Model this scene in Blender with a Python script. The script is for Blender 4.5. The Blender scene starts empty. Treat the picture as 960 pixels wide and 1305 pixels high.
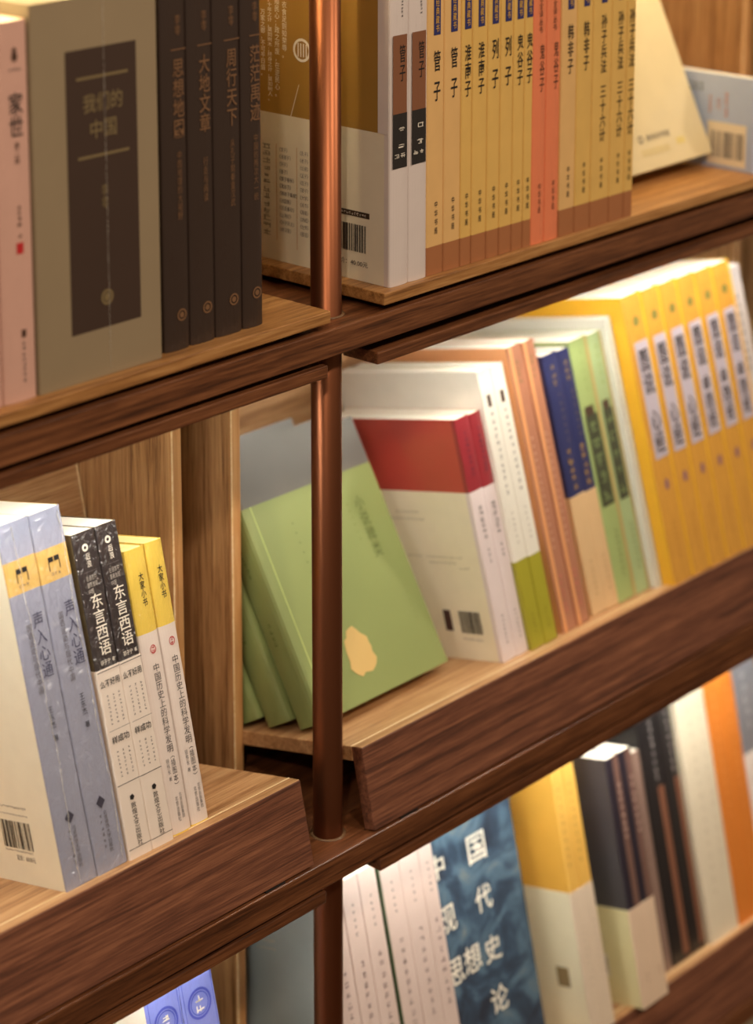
import bpy, bmesh, math, random
from mathutils import Matrix, Vector

random.seed(7)
scene = bpy.context.scene
COL = scene.collection
R = math.radians

# ------------------------------------------------------------------ camera
PITCH, YAW = R(12.2), R(42.0)
fwd = Vector((math.cos(YAW) * math.cos(PITCH), math.sin(YAW) * math.cos(PITCH), -math.sin(PITCH)))
rgt = fwd.cross(Vector((0, 0, 1))).normalized()
upv = rgt.cross(fwd)
cam_data = bpy.data.cameras.new('camera')
cam = bpy.data.objects.new('camera', cam_data)
COL.objects.link(cam)
m = Matrix((rgt, upv, -fwd)).transposed().to_4x4()
m.translation = Vector((-1.1923, -1.1127, 0.5027))
cam.matrix_world = m
cam_data.sensor_fit = 'HORIZONTAL'
cam_data.sensor_width = 36.0
cam_data.lens = 3098.0 * 36.0 / 960.0
cam_data.shift_x = 12.0 / 960.0
cam_data.shift_y = -497.5 / 960.0
cam_data.clip_start = 0.02
cam_data.dof.use_dof = True
cam_data.dof.focus_distance = 1.73
cam_data.dof.aperture_fstop = 5.4
scene.camera = cam

# ------------------------------------------------------------------ world, room light, exposure
world = bpy.data.worlds.new('shop_ambient')
scene.world = world
world.use_nodes = True
wbg = world.node_tree.nodes['Background']
wbg.inputs['Color'].default_value = (1.0, 0.74, 0.50, 1)
wbg.inputs['Strength'].default_value = 0.13

def lamp(name, loc, power, col, rad):
    d = bpy.data.lights.new(name, 'POINT')
    d.energy = power; d.color = col; d.shadow_soft_size = rad
    o = bpy.data.objects.new(name, d); COL.objects.link(o); o.location = loc
for lx, ly, lz, lp in ((-2.2, -1.7, 1.75, 76), (-0.9, -1.9, 1.85, 76), (0.5, -1.9, 1.85, 76), (1.9, -1.7, 1.75, 76)):
    lamp('ceiling_downlight', (lx, ly, lz), lp, (1.0, 0.80, 0.60), 0.07)

scene.view_settings.view_transform = 'Standard'
scene.view_settings.look = 'None'
scene.view_settings.gamma = 1.0
scene.view_settings.use_curve_mapping = False
scene.view_settings.exposure = 0.0
scene.cycles.use_denoising = True
LED_STRENGTH = 66.0

# ------------------------------------------------------------------ helpers: colour, materials
def lin(c):
    r = []
    for v in c:
        v /= 255.0
        r.append(v / 12.92 if v <= 0.04045 else ((v + 0.055) / 1.055) ** 2.4)
    return (*r, 1.0)

MATS = {}
def new_mat(key):
    mt = bpy.data.materials.new(key)
    mt.use_nodes = True
    nt = mt.node_tree
    return mt, nt, nt.nodes['Principled BSDF'], nt.links.new

def paper(rgb, rough=0.6, coat=0.0, var=0.06, scale=60.0):
    """matt or laminated printed paper: flat colour with a slight fibre mottling"""
    key = ('paper', rgb, rough, coat, var, scale)
    if key in MATS: return MATS[key]
    mt, nt, bs, L = new_mat('paper_%d_%d_%d' % rgb)
    tc = nt.nodes.new('ShaderNodeTexCoord')
    nz = nt.nodes.new('ShaderNodeTexNoise'); nz.inputs['Scale'].default_value = scale; nz.inputs['Detail'].default_value = 5
    L(tc.outputs['Object'], nz.inputs['Vector'])
    mx = nt.nodes.new('ShaderNodeMix'); mx.data_type = 'RGBA'
    c = lin(rgb)
    mx.inputs[6].default_value = tuple(v * (1 - var) for v in c[:3]) + (1,)
    mx.inputs[7].default_value = tuple(min(1, v * (1 + var)) for v in c[:3]) + (1,)
    L(nz.outputs['Fac'], mx.inputs[0]); L(mx.outputs[2], bs.inputs['Base Color'])
    bs.inputs['Roughness'].default_value = rough
    bs.inputs['Coat Weight'].default_value = coat
    bs.inputs['Coat Roughness'].default_value = 0.18
    MATS[key] = mt
    return mt

def wrapped(rgb, bump=0.5, scale=150.0, stretch=(1.0, 1.0, 0.35), rough=0.5, coat=1.0, var=0.06):
    """cover seen through crinkled shrink wrap: glossy coat with a wrinkled normal"""
    key = ('wrap', rgb, bump, scale, stretch, rough, coat, var)
    if key in MATS: return MATS[key]
    mt, nt, bs, L = new_mat('wrapped_%d_%d_%d' % rgb)
    tc = nt.nodes.new('ShaderNodeTexCoord')
    mp = nt.nodes.new('ShaderNodeMapping'); mp.inputs['Scale'].default_value = stretch
    L(tc.outputs['Object'], mp.inputs['Vector'])
    nz = nt.nodes.new('ShaderNodeTexNoise'); nz.inputs['Scale'].default_value = scale
    nz.inputs['Detail'].default_value = 2; nz.inputs['Distortion'].default_value = 1.0
    L(mp.outputs['Vector'], nz.inputs['Vector'])
    bp = nt.nodes.new('ShaderNodeBump'); bp.inputs['Strength'].default_value = bump; bp.inputs['Distance'].default_value = 0.012
    L(nz.outputs['Fac'], bp.inputs['Height']); L(bp.outputs['Normal'], bs.inputs['Coat Normal'])
    n2 = nt.nodes.new('ShaderNodeTexNoise'); n2.inputs['Scale'].default_value = 40
    L(tc.outputs['Object'], n2.inputs['Vector'])
    mx = nt.nodes.new('ShaderNodeMix'); mx.data_type = 'RGBA'
    c = lin(rgb)
    mx.inputs[6].default_value = tuple(v * (1 - var) for v in c[:3]) + (1,)
    mx.inputs[7].default_value = tuple(min(1, v * (1 + var)) for v in c[:3]) + (1,)
    L(n2.outputs['Fac'], mx.inputs[0]); L(mx.outputs[2], bs.inputs['Base Color'])
    bs.inputs['Roughness'].default_value = rough
    bs.inputs['Coat Weight'].default_value = coat
    bs.inputs['Coat Roughness'].default_value = 0.10
    MATS[key] = mt
    return mt

def wood(name, dark, mid, light, axis='X', rough=0.42, fine=260.0, seed=0.0, coat=0.15):
    """straight grained veneer, grain running along the given object axis"""
    if name in MATS: return MATS[name]
    mt, nt, bs, L = new_mat(name)
    tc = nt.nodes.new('ShaderNodeTexCoord')
    info = nt.nodes.new('ShaderNodeObjectInfo')
    vm = nt.nodes.new('ShaderNodeVectorMath'); vm.operation = 'ADD'
    off = nt.nodes.new('ShaderNodeVectorMath'); off.operation = 'SCALE'
    off.inputs[0].default_value = (3.1, 1.7, 2.3)
    L(info.outputs['Random'], off.inputs['Scale'])
    L(tc.outputs['Object'], vm.inputs[0]); L(off.outputs['Vector'], vm.inputs[1])
    def noise(across, along, detail, dist):
        mp = nt.nodes.new('ShaderNodeMapping')
        s = [across] * 3
        s['XYZ'.index(axis)] = along
        mp.inputs['Scale'].default_value = s
        mp.inputs['Location'].default_value = (seed, seed * 2, seed * 3)
        L(vm.outputs['Vector'], mp.inputs['Vector'])
        nz = nt.nodes.new('ShaderNodeTexNoise'); nz.inputs['Scale'].default_value = 1.0
        nz.inputs['Detail'].default_value = detail; nz.inputs['Distortion'].default_value = dist
        nz.inputs['Roughness'].default_value = 0.62
        L(mp.outputs['Vector'], nz.inputs['Vector'])
        return nz
    n1 = noise(fine * 0.75, 4.5, 5, 0.8)
    n2 = noise(fine * 3.6, 30.0, 3, 0.2)
    add = nt.nodes.new('ShaderNodeMath'); add.operation = 'MULTIPLY_ADD'
    add.inputs[1].default_value = 0.40
    L(n2.outputs['Fac'], add.inputs[0])
    mu = nt.nodes.new('ShaderNodeMath'); mu.operation = 'MULTIPLY'; mu.inputs[1].default_value = 0.62
    L(n1.outputs['Fac'], mu.inputs[0]); L(mu.outputs[0], add.inputs[2])
    rp = nt.nodes.new('ShaderNodeValToRGB')
    e = rp.color_ramp.elements
    e[0].position = 0.38; e[0].color = lin(dark)
    e[1].position = 0.64; e[1].color = lin(light)
    k = e.new(0.50); k.color = lin(mid)
    L(add.outputs[0], rp.inputs['Fac']); L(rp.outputs['Color'], bs.inputs['Base Color'])
    bp = nt.nodes.new('ShaderNodeBump'); bp.inputs['Strength'].default_value = 0.12; bp.inputs['Distance'].default_value = 0.0006
    L(n2.outputs['Fac'], bp.inputs['Height']); L(bp.outputs['Normal'], bs.inputs['Normal'])
    bs.inputs['Roughness'].default_value = rough
    bs.inputs['Coat Weight'].default_value = coat
    bs.inputs['Coat Roughness'].default_value = 0.3
    MATS[name] = mt
    return mt

def page_mat(rgb=(244, 238, 222)):
    key = ('pages', rgb)
    if key in MATS: return MATS[key]
    mt, nt, bs, L = new_mat('page_edges')
    tc = nt.nodes.new('ShaderNodeTexCoord')
    mp = nt.nodes.new('ShaderNodeMapping'); mp.inputs['Scale'].default_value = (2600, 6, 6)
    L(tc.outputs['Object'], mp.inputs['Vector'])
    nz = nt.nodes.new('ShaderNodeTexNoise'); nz.inputs['Scale'].default_value = 1.0; nz.inputs['Detail'].default_value = 2
    L(mp.outputs['Vector'], nz.inputs['Vector'])
    mx = nt.nodes.new('ShaderNodeMix'); mx.data_type = 'RGBA'
    c = lin(rgb)
    mx.inputs[6].default_value = tuple(v * 0.86 for v in c[:3]) + (1,)
    mx.inputs[7].default_value = c
    L(nz.outputs['Fac'], mx.inputs[0]); L(mx.outputs[2], bs.inputs['Base Color'])
    bs.inputs['Roughness'].default_value = 0.8
    MATS[key] = mt
    return mt

def metal(name, rgb, rough, metallic=1.0):
    if name in MATS: return MATS[name]
    mt, nt, bs, L = new_mat(name)
    tc = nt.nodes.new('ShaderNodeTexCoord')
    nz = nt.nodes.new('ShaderNodeTexNoise'); nz.inputs['Scale'].default_value = 220; nz.inputs['Detail'].default_value = 4
    L(tc.outputs['Object'], nz.inputs['Vector'])
    mr = nt.nodes.new('ShaderNodeMapRange'); mr.inputs['To Min'].default_value = rough * 0.96; mr.inputs['To Max'].default_value = rough * 1.05
    L(nz.outputs['Fac'], mr.inputs['Value']); L(mr.outputs['Result'], bs.inputs['Roughness'])
    bs.inputs['Base Color'].default_value = lin(rgb)
    bs.inputs['Metallic'].default_value = metallic
    MATS[name] = mt
    return mt

def glow(name, rgb, strength):
    mt, nt, bs, L = new_mat(name)
    bs.inputs['Base Color'].default_value = (0.8, 0.8, 0.8, 1)
    bs.inputs['Emission Color'].default_value = (*rgb, 1)
    bs.inputs['Emission Strength'].default_value = strength
    return mt

# ------------------------------------------------------------------ helpers: objects
def tag(o, label=None, cat=None, group=None, kind=None):
    if label: o['label'] = label
    if cat: o['category'] = cat
    if group: o['group'] = group
    if kind: o['kind'] = kind
    return o

def empty(name, loc=(0, 0, 0), rot=None):
    o = bpy.data.objects.new(name, None)
    o.empty_display_size = 0.02
    COL.objects.link(o)
    o.location = loc
    if rot is not None:
        o.rotation_mode = 'QUATERNION'; o.rotation_quaternion = rot
    return o

def mesh_obj(name, verts, faces, mats, parent=None, idx=None, smooth=False):
    me = bpy.data.meshes.new(name)
    me.from_pydata(verts, [], faces)
    for mt in (mats if isinstance(mats, (list, tuple)) else [mats]): me.materials.append(mt)
    if idx: me.polygons.foreach_set('material_index', idx)
    if smooth: me.polygons.foreach_set('use_smooth', [True] * len(me.polygons))
    me.update()
    o = bpy.data.objects.new(name, me)
    COL.objects.link(o)
    o.parent = parent
    return o

def box(name, mat, lo, hi, parent=None, bev=0.0008, rot=None, segs=2):
    """bevelled board; its origin is the box centre so the grain follows the board"""
    c = [(a + b) / 2 for a, b in zip(lo, hi)]
    h = [(b - a) / 2 for a, b in zip(lo, hi)]
    bm = bmesh.new()
    bmesh.ops.create_cube(bm, size=1.0)
    for v in bm.verts: v.co = Vector((v.co.x * 2 * h[0], v.co.y * 2 * h[1], v.co.z * 2 * h[2]))
    if bev: bmesh.ops.bevel(bm, geom=bm.edges[:], offset=bev, segments=segs, profile=0.5, affect='EDGES')
    me = bpy.data.meshes.new(name); bm.to_mesh(me); bm.free()
    me.materials.append(mat)
    o = bpy.data.objects.new(name, me); COL.objects.link(o)
    o.location = c; o.parent = parent
    return o

def lathe(name, mat, prof, parent=None, seg=48, loc=(0, 0, 0)):
    v, f = [], []
    for r, z in prof:
        for k in range(seg):
            a = 2 * math.pi * k / seg
            v.append((r * math.cos(a), r * math.sin(a), z))
    for i in range(len(prof) - 1):
        for k in range(seg):
            a, b = i * seg + k, i * seg + (k + 1) % seg
            f.append((a, b, b + seg, a + seg))
    f.append(tuple(range(seg - 1, -1, -1))); f.append(tuple(range((len(prof) - 1) * seg, len(prof) * seg)))
    o = mesh_obj(name, v, f, mat, parent, smooth=True)
    o.location = loc
    return o

# ------------------------------------------------------------------ shelf frames (origin of each row, tilt)
TILT = R(12.4)
class Row:
    def __init__(self, tilt, y, z):
        self.o = Vector((0, y, z)); self.t = tilt
        self.q = Matrix.Rotation(-tilt, 3, 'X')
    def at(self, X, s, h=0.0):
        return self.o + self.q @ Vector((X, s, h))
UP = Row(0.0, 0.0, 0.0140)
MID = Row(TILT, 0.0151, -0.3408)
LOW = Row(TILT, 0.0151, -0.3408 - 0.386)
PERIOD = 0.754
Z1, Z2, Z0 = -0.4061, -0.7921, 0.386          # tops of the lower, bottom and top main shelves

# ------------------------------------------------------------------ woods and metals
WALNUT = wood('walnut_edge', (58, 32, 18), (98, 58, 34), (134, 86, 54), 'X', 0.38, 240)
WALNUT_D = wood('walnut_lip', (66, 38, 28), (106, 64, 46), (144, 94, 68), 'X', 0.5, 280, 4.0, 0.05)
OAK_X = wood('light_walnut_top', (140, 98, 62), (178, 134, 90), (204, 164, 120), 'X', 0.45, 200, 1.0)
OAK_B = wood('riser_board', (120, 80, 42), (164, 116, 66), (194, 148, 94), 'X', 0.45, 200, 2.0)
OAK_Z = wood('light_walnut_upright', (112, 72, 40), (180, 136, 90), (206, 166, 118), 'Z', 0.5, 230, 3.0)
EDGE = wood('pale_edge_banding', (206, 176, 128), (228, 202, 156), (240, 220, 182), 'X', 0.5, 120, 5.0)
EDGE_Z = wood('pale_edge_banding_upright', (170, 118, 68), (190, 140, 88), (206, 160, 106), 'Z', 0.5, 160, 6.0)
COPPER = metal('brushed_copper', (128, 78, 52), 0.36, 0.9)
FELT = paper((20, 15, 12), 0.9)
LEDM = glow('light_strip_glow', (1.0, 0.94, 0.82), LED_STRENGTH)
LEDW = glow('warm_light_strip_glow', (1.0, 0.76, 0.40), LED_STRENGTH * 1.25)
ALU = metal('light_channel', (200, 198, 192), 0.4)

# ------------------------------------------------------------------ room setting
fl = box('floor', wood('floor_boards', (60, 40, 26), (92, 64, 42), (120, 88, 60), 'X', 0.4, 60, 8.0), (-3.5, -4.0, -1.64), (3.5, 0.60, -1.60), bev=0)
tag(fl, kind='structure')
wl = box('wall_back', paper((190, 176, 150), 0.8), (-3.5, 0.60, -1.64), (3.5, 0.66, 1.5), bev=0)
tag(wl, kind='structure')

# ------------------------------------------------------------------ bookcase
case = empty('bookcase', (0, 0, -1.60))
tag(case, 'dark walnut bookcase with copper poles and light strips under its shelves', 'bookcase')
CASEZ = 1.60
def cbox(name, mat, lo, hi, bev=0.0008):
    return box(name, mat, (lo[0], lo[1], lo[2] + CASEZ), (hi[0], hi[1], hi[2] + CASEZ), case, bev)
XL, XR = -0.78, 1.02
for z, th in ((Z0, 0.0205), (0.0, 0.0205), (Z1, 0.0205), (Z2, 0.0205), (-1.19, 0.0205)):
    cbox('main_shelf', WALNUT, (XL, 0.0, z - th), (XR, 0.300, z), 0.0010)
for k in (-1, 0, 1):
    px, py = 0.0315 + k * PERIOD, 0.0288
    p = lathe('pole', COPPER, [(0.0112, 0.0), (0.0112, CASEZ + 0.62)], case, 48, (px, py, 0))
    for z in (Z1, 0.0, Z2):
        lathe('collar', FELT if False else paper((120, 92, 66), 0.3, 1.0), [(0.0112, 0), (0.0135, 0), (0.0135, 0.0006), (0.0112, 0.0006)], p, 40, (0, 0, CASEZ + z))
    for zb, zt in ((Z2, Z1 - 0.0205), (Z1, -0.0205), (0.0, Z0 - 0.0205)):
        for x0, x1, yf in ((-0.0123, -0.0022, 0.148), (0.0435, 0.0535, 0.1415)):
            d = cbox('upright_panel', OAK_Z, (x0 + k * PERIOD, yf, zb), (x1 + k * PERIOD, 0.2920, zt), 0.0008)
            e = box('edge_banding', EDGE_Z, (-0.0005, -0.0012, zb), (x1 - x0 + 0.0002, 0.0006, zt), d, 0.0004)
            e.location = Vector((0, yf - 0.0004 - (yf + 0.292) / 2, 0))
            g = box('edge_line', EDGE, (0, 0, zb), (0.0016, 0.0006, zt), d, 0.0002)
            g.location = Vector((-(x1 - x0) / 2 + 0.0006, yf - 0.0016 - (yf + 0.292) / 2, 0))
# vertical backs of every bay (the tilted display backs stand in front of them)
for k in (-1, 0):
    xa, xb = 0.0535 + k * PERIOD, PERIOD - 0.0123 + k * PERIOD
    for zb, zt in ((Z2, Z1 - 0.0205), (Z1, -0.0205), (0.0, Z0 - 0.0205)):
        cbox('back_panel', OAK_X, (xa, 0.2920, zb), (xb, 0.3000, zt), 0.0005)
# hanging light baffles below the shelves, with their light strips
def baffle(x0, x1, ztop, zbot, zshelf, led=None, short=0.065):
    cbox('light_baffle', WALNUT, (x0, 0.0005, zbot), (x1, 0.0345, ztop), 0.0009)
    cbox('batten', FELT, (x0 + 0.006, 0.019, ztop), (x1 - 0.006, 0.030, zshelf), 0)  # added spacer: holds the baffle and blocks strip light leaking through the gap
    x1 -= short
    c = cbox('light_channel', ALU, (x0 + 0.02, 0.040, zshelf - 0.0035), (x1 - 0.02, 0.053, zshelf), 0.0004)
    s = box('light_strip', led or LEDM, (-(x1 - x0) / 2 + 0.021, -0.0048, -0.0026), ((x1 - x0) / 2 - 0.021, 0.0048, -0.0016), c, 0)
for k in (-1, 0, 1):
    o = k * PERIOD
    if k < 1:
        baffle(0.0553 + o, 0.0031 + PERIOD + o, -0.0285, -0.0380, -0.0205) if k == 0 else baffle(0.0553 + o, 0.0031, -0.0254, -0.0349, -0.0205)
        baffle(0.0594 + o, -0.0006 + PERIOD + o, Z1 - 0.0235, Z1 - 0.0330, Z1 - 0.0205, None, 0.02)
        baffle(0.0553 + o, 0.0031 + PERIOD + o, Z0 - 0.0265, Z0 - 0.0360, Z0 - 0.0205, LEDW, 0.0)

# ------------------------------------------------------------------ flat riser boards of the upper row
def riser(x0, x1, label):
    r = empty('riser_board', (x0, 0.0, 0.0))
    box('board', OAK_B, (0, 0.0, 0.0048), (x1 - x0, 0.236, 0.0138), r, 0.0009)
    box('batten', FELT, (0.012, 0.018, 0.0), (x1 - x0 - 0.012, 0.034, 0.0048), r, 0)
    box('batten', FELT, (0.012, 0.19, 0.0), (x1 - x0 - 0.012, 0.21, 0.0048), r, 0)
    tag(r, label, 'shelf board', 'raised boards on the upper shelf')
riser(0.062 - PERIOD, 0.0057, 'thin light-edged riser board under the grey slipcase and dark hardbacks')
riser(0.0620, 0.0057 + PERIOD, 'thin light-edged riser board under the ochre paperbacks, starting beside the copper pole')

# ------------------------------------------------------------------ tilted display trays
def tray(row, x0, x1, back, label):
    q = row.q.to_quaternion()
    r = empty('display_tray', row.at(x0, 0, 0), q)
    w = x1 - x0
    box('tray_board', OAK_X, (0, 0.0112, -0.0115), (w, back, 0.0), r, 0.0007)
    box('front_lip', WALNUT_D, (0, 0.0, -0.0645), (w, 0.0110, -0.0003), r, 0.0008)
    box('lip_edging', OAK_X, (0.0004, 0.0006, -0.0006), (w - 0.0004, 0.0104, 0.0001), r, 0.0002)
    box('edge_strip', EDGE, (0.0002, 0.0104, -0.0008), (w - 0.0002, 0.0119, 0.00035), r, 0.0003)
    bk = box('tilted_back', OAK_X, (0.0005, back, -0.0115), (w - 0.0005, back + 0.006, 0.290), r, 0.0006)
    box('back_edge_strip', EDGE, (w / 2 - 0.0022, -0.0036, -0.138), (w / 2 - 0.0006, -0.0026, 0.145), bk, 0.0002)
    box('foot', FELT, (0.03, 0.001, -0.0665), (0.05, 0.010, -0.0644), r, 0)
    box('foot', FELT, (w - 0.05, 0.001, -0.0665), (w - 0.03, 0.010, -0.0644), r, 0)
    tag(r, label, 'display tray', 'tilted display trays')
tray(MID, 0.0540 - PERIOD, -0.0127, 0.192, 'tilted walnut display tray under the blue-grey and black paperbacks')
tray(MID, 0.0540, -0.0127 + PERIOD, 0.213, 'tilted walnut display tray under the leaning green hardbacks')
tray(LOW, 0.0540 - PERIOD, -0.0127, 0.192, 'tilted walnut display tray on the lowest shelf holding the two violet books')
tray(LOW, 0.0540, -0.0127 + PERIOD, 0.213, 'tilted walnut display tray on the lowest shelf under the blurred books')

# ------------------------------------------------------------------ lettering
FONT_CACHE = {}
def glyph_mesh(body, bold, spacing):
    """triangulated lettering centred on the origin, fitted to a unit box"""
    key = (body, bold, spacing)
    if key in FONT_CACHE: return FONT_CACHE[key]
    cu = bpy.data.curves.new('lettering', 'FONT')
    cu.body = body; cu.size = 1.0; cu.align_x = 'CENTER'; cu.space_line = spacing
    cu.offset = bold; cu.resolution_u = 3; cu.fill_mode = 'FRONT'
    to = bpy.data.objects.new('lettering', cu)
    COL.objects.link(to)
    dg = bpy.context.evaluated_depsgraph_get()
    me = bpy.data.meshes.new_from_object(to.evaluated_get(dg))
    vs = [tuple(v.co) for v in me.vertices]; fs = [tuple(p.vertices) for p in me.polygons]
    bpy.data.objects.remove(to); bpy.data.curves.remove(cu); bpy.data.meshes.remove(me)
    xs = [v[0] for v in vs]; ys = [v[1] for v in vs]
    x0, x1, y0, y1 = min(xs), max(xs), min(ys), max(ys)
    vs = [((v[0] - (x0 + x1) / 2) / (x1 - x0), (v[1] - (y0 + y1) / 2) / (y1 - y0)) for v in vs]
    FONT_CACHE[key] = (vs, fs)
    return FONT_CACHE[key]

class Book:
    """one book: Empty at its foot; x across the thickness, y from spine to fore-edge, z up"""
    def __init__(s, name, label, group, T, H, D, segs, style='paper', loc=None, quat=None, page=(244, 238, 222), bulge=0.0, inset=None, cat='book'):
        s.T, s.H, s.D = T, H, D
        s.root = empty(name, loc, quat)
        tag(s.root, label, cat, group)
        s.bulge = bulge
        hard = style == 'hard'
        c = 0.0022 if hard else 0.0007
        ins = inset if inset is not None else (0.0028 if hard else 0.0004)
        # segs: [(top height, spine material, cover material)] from the foot up
        s.cover = s.wrap('cover', 0.0, c, 0.0, H, segs, D)
        fe = 0.003 if hard else 0.0006
        box('pages', page_mat(page), (c * 0.8, c + bulge + 0.0006, ins), (T - c * 0.8, D - fe, H - ins), s.root, 0.0003, segs=1)
        if hard:                                   # grooves of the hinge, modelled as slim raised spine cords
            pass
    def profile(s, off, c):
        T, b, D = s.T, s.bulge, s.D
        r = min(0.0014, T * 0.2)
        out = [(-off, D)]
        if b > 0:
            n = 10
            out.append((-off, b + 0.004))
            for k in range(n + 1):
                a = math.pi * k / n
                u = -math.cos(a)
                yy = b * (1 - math.sin(a) ** 0.7) if 0 < k < n else b
                out.append((T / 2 + u * (T / 2 + off), yy - off))
            out.append((T + off, b + 0.004))
        else:
            out += [(-off, r)]
            for k in range(1, 4):
                a = math.pi / 2 * k / 4
                out.append((-off + r * (1 - math.cos(a)), -off + r * (1 - math.sin(a))))
            out += [(r, -off), (T - r, -off)]
            for k in range(1, 4):
                a = math.pi / 2 * k / 4
                out.append((T + off - r * (1 - math.sin(a)), -off + r * (1 - math.cos(a))))
            out += [(T + off, r)]
        out.append((T + off, D))
        inn = []
        for x, y in out:                           # inner skin: shrink towards the block
            u = (x - T / 2) / (T / 2 + off)
            inn.append((T / 2 + u * (T / 2 + off - c), min(y + c, D) if y < D else D))
        return out, inn
    def wrap(s, name, off, c, z0, z1, segs, D, parent=None):
        Dk, s.D = s.D, D
        out, inn = s.profile(off, c); s.D = Dk
        n = len(out)
        mats, idx, faces, verts = [], [], [], []
        def mi(mt):
            if mt not in mats: mats.append(mt)
            return mats.index(mt)
        zs = [z0] + [sg[0] for sg in segs]
        zs[-1] = z1
        for z in zs:
            verts += [(x, y, z) for x, y in out]
        base_in = len(verts)
        for z in (z0, z1): verts += [(x, y, z) for x, y in inn]
        for li, sg in enumerate(segs):
            a, b = li * n, (li + 1) * n
            cm = sg[2] if isinstance(sg[2], tuple) else (sg[2], sg[2])
            for k in range(n - 1):
                faces.append((a + k, a + k + 1, b + k + 1, b + k))
                idx.append(mi(cm[0] if k == 0 else cm[1] if k == n - 2 else sg[1]))
        for k in range(n - 1):
            faces.append((base_in + k + 1, base_in + k, base_in + n + k, base_in + n + k + 1))
            idx.append(mi(segs[0][2][0] if isinstance(segs[0][2], tuple) else segs[0][2]))
        top = (len(zs) - 1) * n
        def rim_mat(sg, k):
            cm = sg[2] if isinstance(sg[2], tuple) else (sg[2], sg[2])
            return mi(cm[0] if k == 0 else cm[1] if k == n - 2 else sg[1])
        for k in range(n - 1):
            faces.append((top + k, top + k + 1, base_in + n + k + 1, base_in + n + k)); idx.append(rim_mat(segs[-1], k))
            faces.append((k + 1, k, base_in + k, base_in + k + 1)); idx.append(rim_mat(segs[0], k))
        for e in (0, n - 1):
            f = (e, top + e, base_in + n + e, base_in + e)
            faces.append(f if e == 0 else f[::-1]); idx.append(mi(segs[0][1]))
        return mesh_obj(name, verts, faces, mats, s.root if parent is None else parent, idx)
    # ---- printed matter on one face. u: across (spine: from its outer edge; covers: from the spine), v: up
    def place(s, face, u, v, e):
        if face == 'spine': return (u, -e, v)
        if face == 'left': return (-e, u, v)
        return (s.T + e, u, v)
    def panel(s, name, face, u0, u1, v0, v1, mat, e=0.00025, parent=None):
        q = [(u0, v0), (u1, v0), (u1, v1), (u0, v1)]
        if face == 'left': q = q[::-1]
        vs = [s.place(face, u, v, e) for u, v in q]
        return mesh_obj(name, vs, [(0, 1, 2, 3)], mat, parent or s.root)
    def text(s, body, face, uc, vc, w, h, mat, bold=0.0, vertical=True, spacing=1.0, e=0.00045, name='lettering', shear=0.0):
        if vertical: body = '\n'.join(body)
        vs, fs = glyph_mesh(body, bold, spacing)
        sg = -1.0 if face == 'left' else 1.0
        vv = [s.place(face, uc + sg * (x * w + shear * y * h), vc + y * h, e) for x, y in vs]
        return mesh_obj(name, vv, fs, mat, s.root)
    def marks(s, face, uc, vtop, vbot, w, mat, n, cols=1, gap=0.0, e=0.0004, name='fine_print', horizontal=False):
        """print too small or too blurred in the photograph to read: clusters of short strokes"""
        vs, fs = [], []
        def quad(u0, u1, v0, v1):
            i = len(vs)
            q = [(u0, v0), (u1, v0), (u1, v1), (u0, v1)]
            if face == 'left': q = q[::-1]
            vs.extend(s.place(face, u, v, e) for u, v in q); fs.append((i, i + 1, i + 2, i + 3))
        step = (vtop - vbot) / n
        across = max(1, int(w / step * 0.9)) if w > 1.8 * step else 1
        gw = w / across
        for cidx in range(cols):
            uo = uc + (cidx - (cols - 1) / 2) * gap
            for ai in range(across):
                ug = uo - w / 2 + (ai + 0.5) * gw
                gx = gw * 0.78
                for k in range(n):
                    cy = vtop - (k + 0.5) * step
                    g = min(gx, step * 0.86)
                    for _ in range(3):
                        yy = cy + random.uniform(-0.45, 0.45) * g
                        a = random.uniform(0.45, 1.0) * gx / 2
                        quad(ug - a, ug + a, yy - 0.055 * g, yy + 0.055 * g)
                    for _ in range(2):
                        xx = ug + random.uniform(-0.4, 0.4) * gx
                        c0 = random.uniform(-0.5, -0.1) * g; c1 = random.uniform(0.1, 0.5) * g
                        quad(xx - 0.06 * gx, xx + 0.06 * gx, cy + c0, cy + c1)
        return mesh_obj(name, vs, fs, mat, s.root)
    def barcode(s, face, u0, u1, v0, v1, mat, n=26, e=0.0004, seed=3):
        rnd = random.Random(seed)
        vs, fs = [], []
        ws = [rnd.choice((1, 1, 2, 3)) for _ in range(n * 2)]
        tot = sum(ws); u = u0
        for k, wv in enumerate(ws):
            du = (u1 - u0) * wv / tot
            if k % 2 == 0:
                i = len(vs)
                q = [(u, v0), (u + du, v0), (u + du, v1), (u, v1)]
                if face == 'left': q = q[::-1]
                vs.extend(s.place(face, a, b, e) for a, b in q); fs.append((i, i + 1, i + 2, i + 3))
            u += du
        return mesh_obj('barcode', vs, fs, mat, s.root)
    def seam(s, face, uc, v0, v1, w, wob, mat, seed=1, n=60, e=0.0006):
        """welded seam of the plastic wrap: a thin crinkled ribbon standing slightly proud"""
        rnd = random.Random(seed)
        vs, fs = [], []
        u = uc
        for k in range(n + 1):
            v = v0 + (v1 - v0) * k / n
            u += rnd.uniform(-wob, wob) + (uc - u) * 0.15
            ww = w * rnd.uniform(0.5, 1.3)
            vs.append(s.place(face, u - ww / 2, v, e)); vs.append(s.place(face, u, v, e + w * rnd.uniform(0.3, 1.2))); vs.append(s.place(face, u + ww / 2, v, e))
        for k in range(n):
            for q in (0, 1):
                a = 3 * k + q
                fs.append((a, a + 1, a + 4, a + 3))
        return mesh_obj('wrap_seam', vs, fs, mat, s.root)
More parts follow.
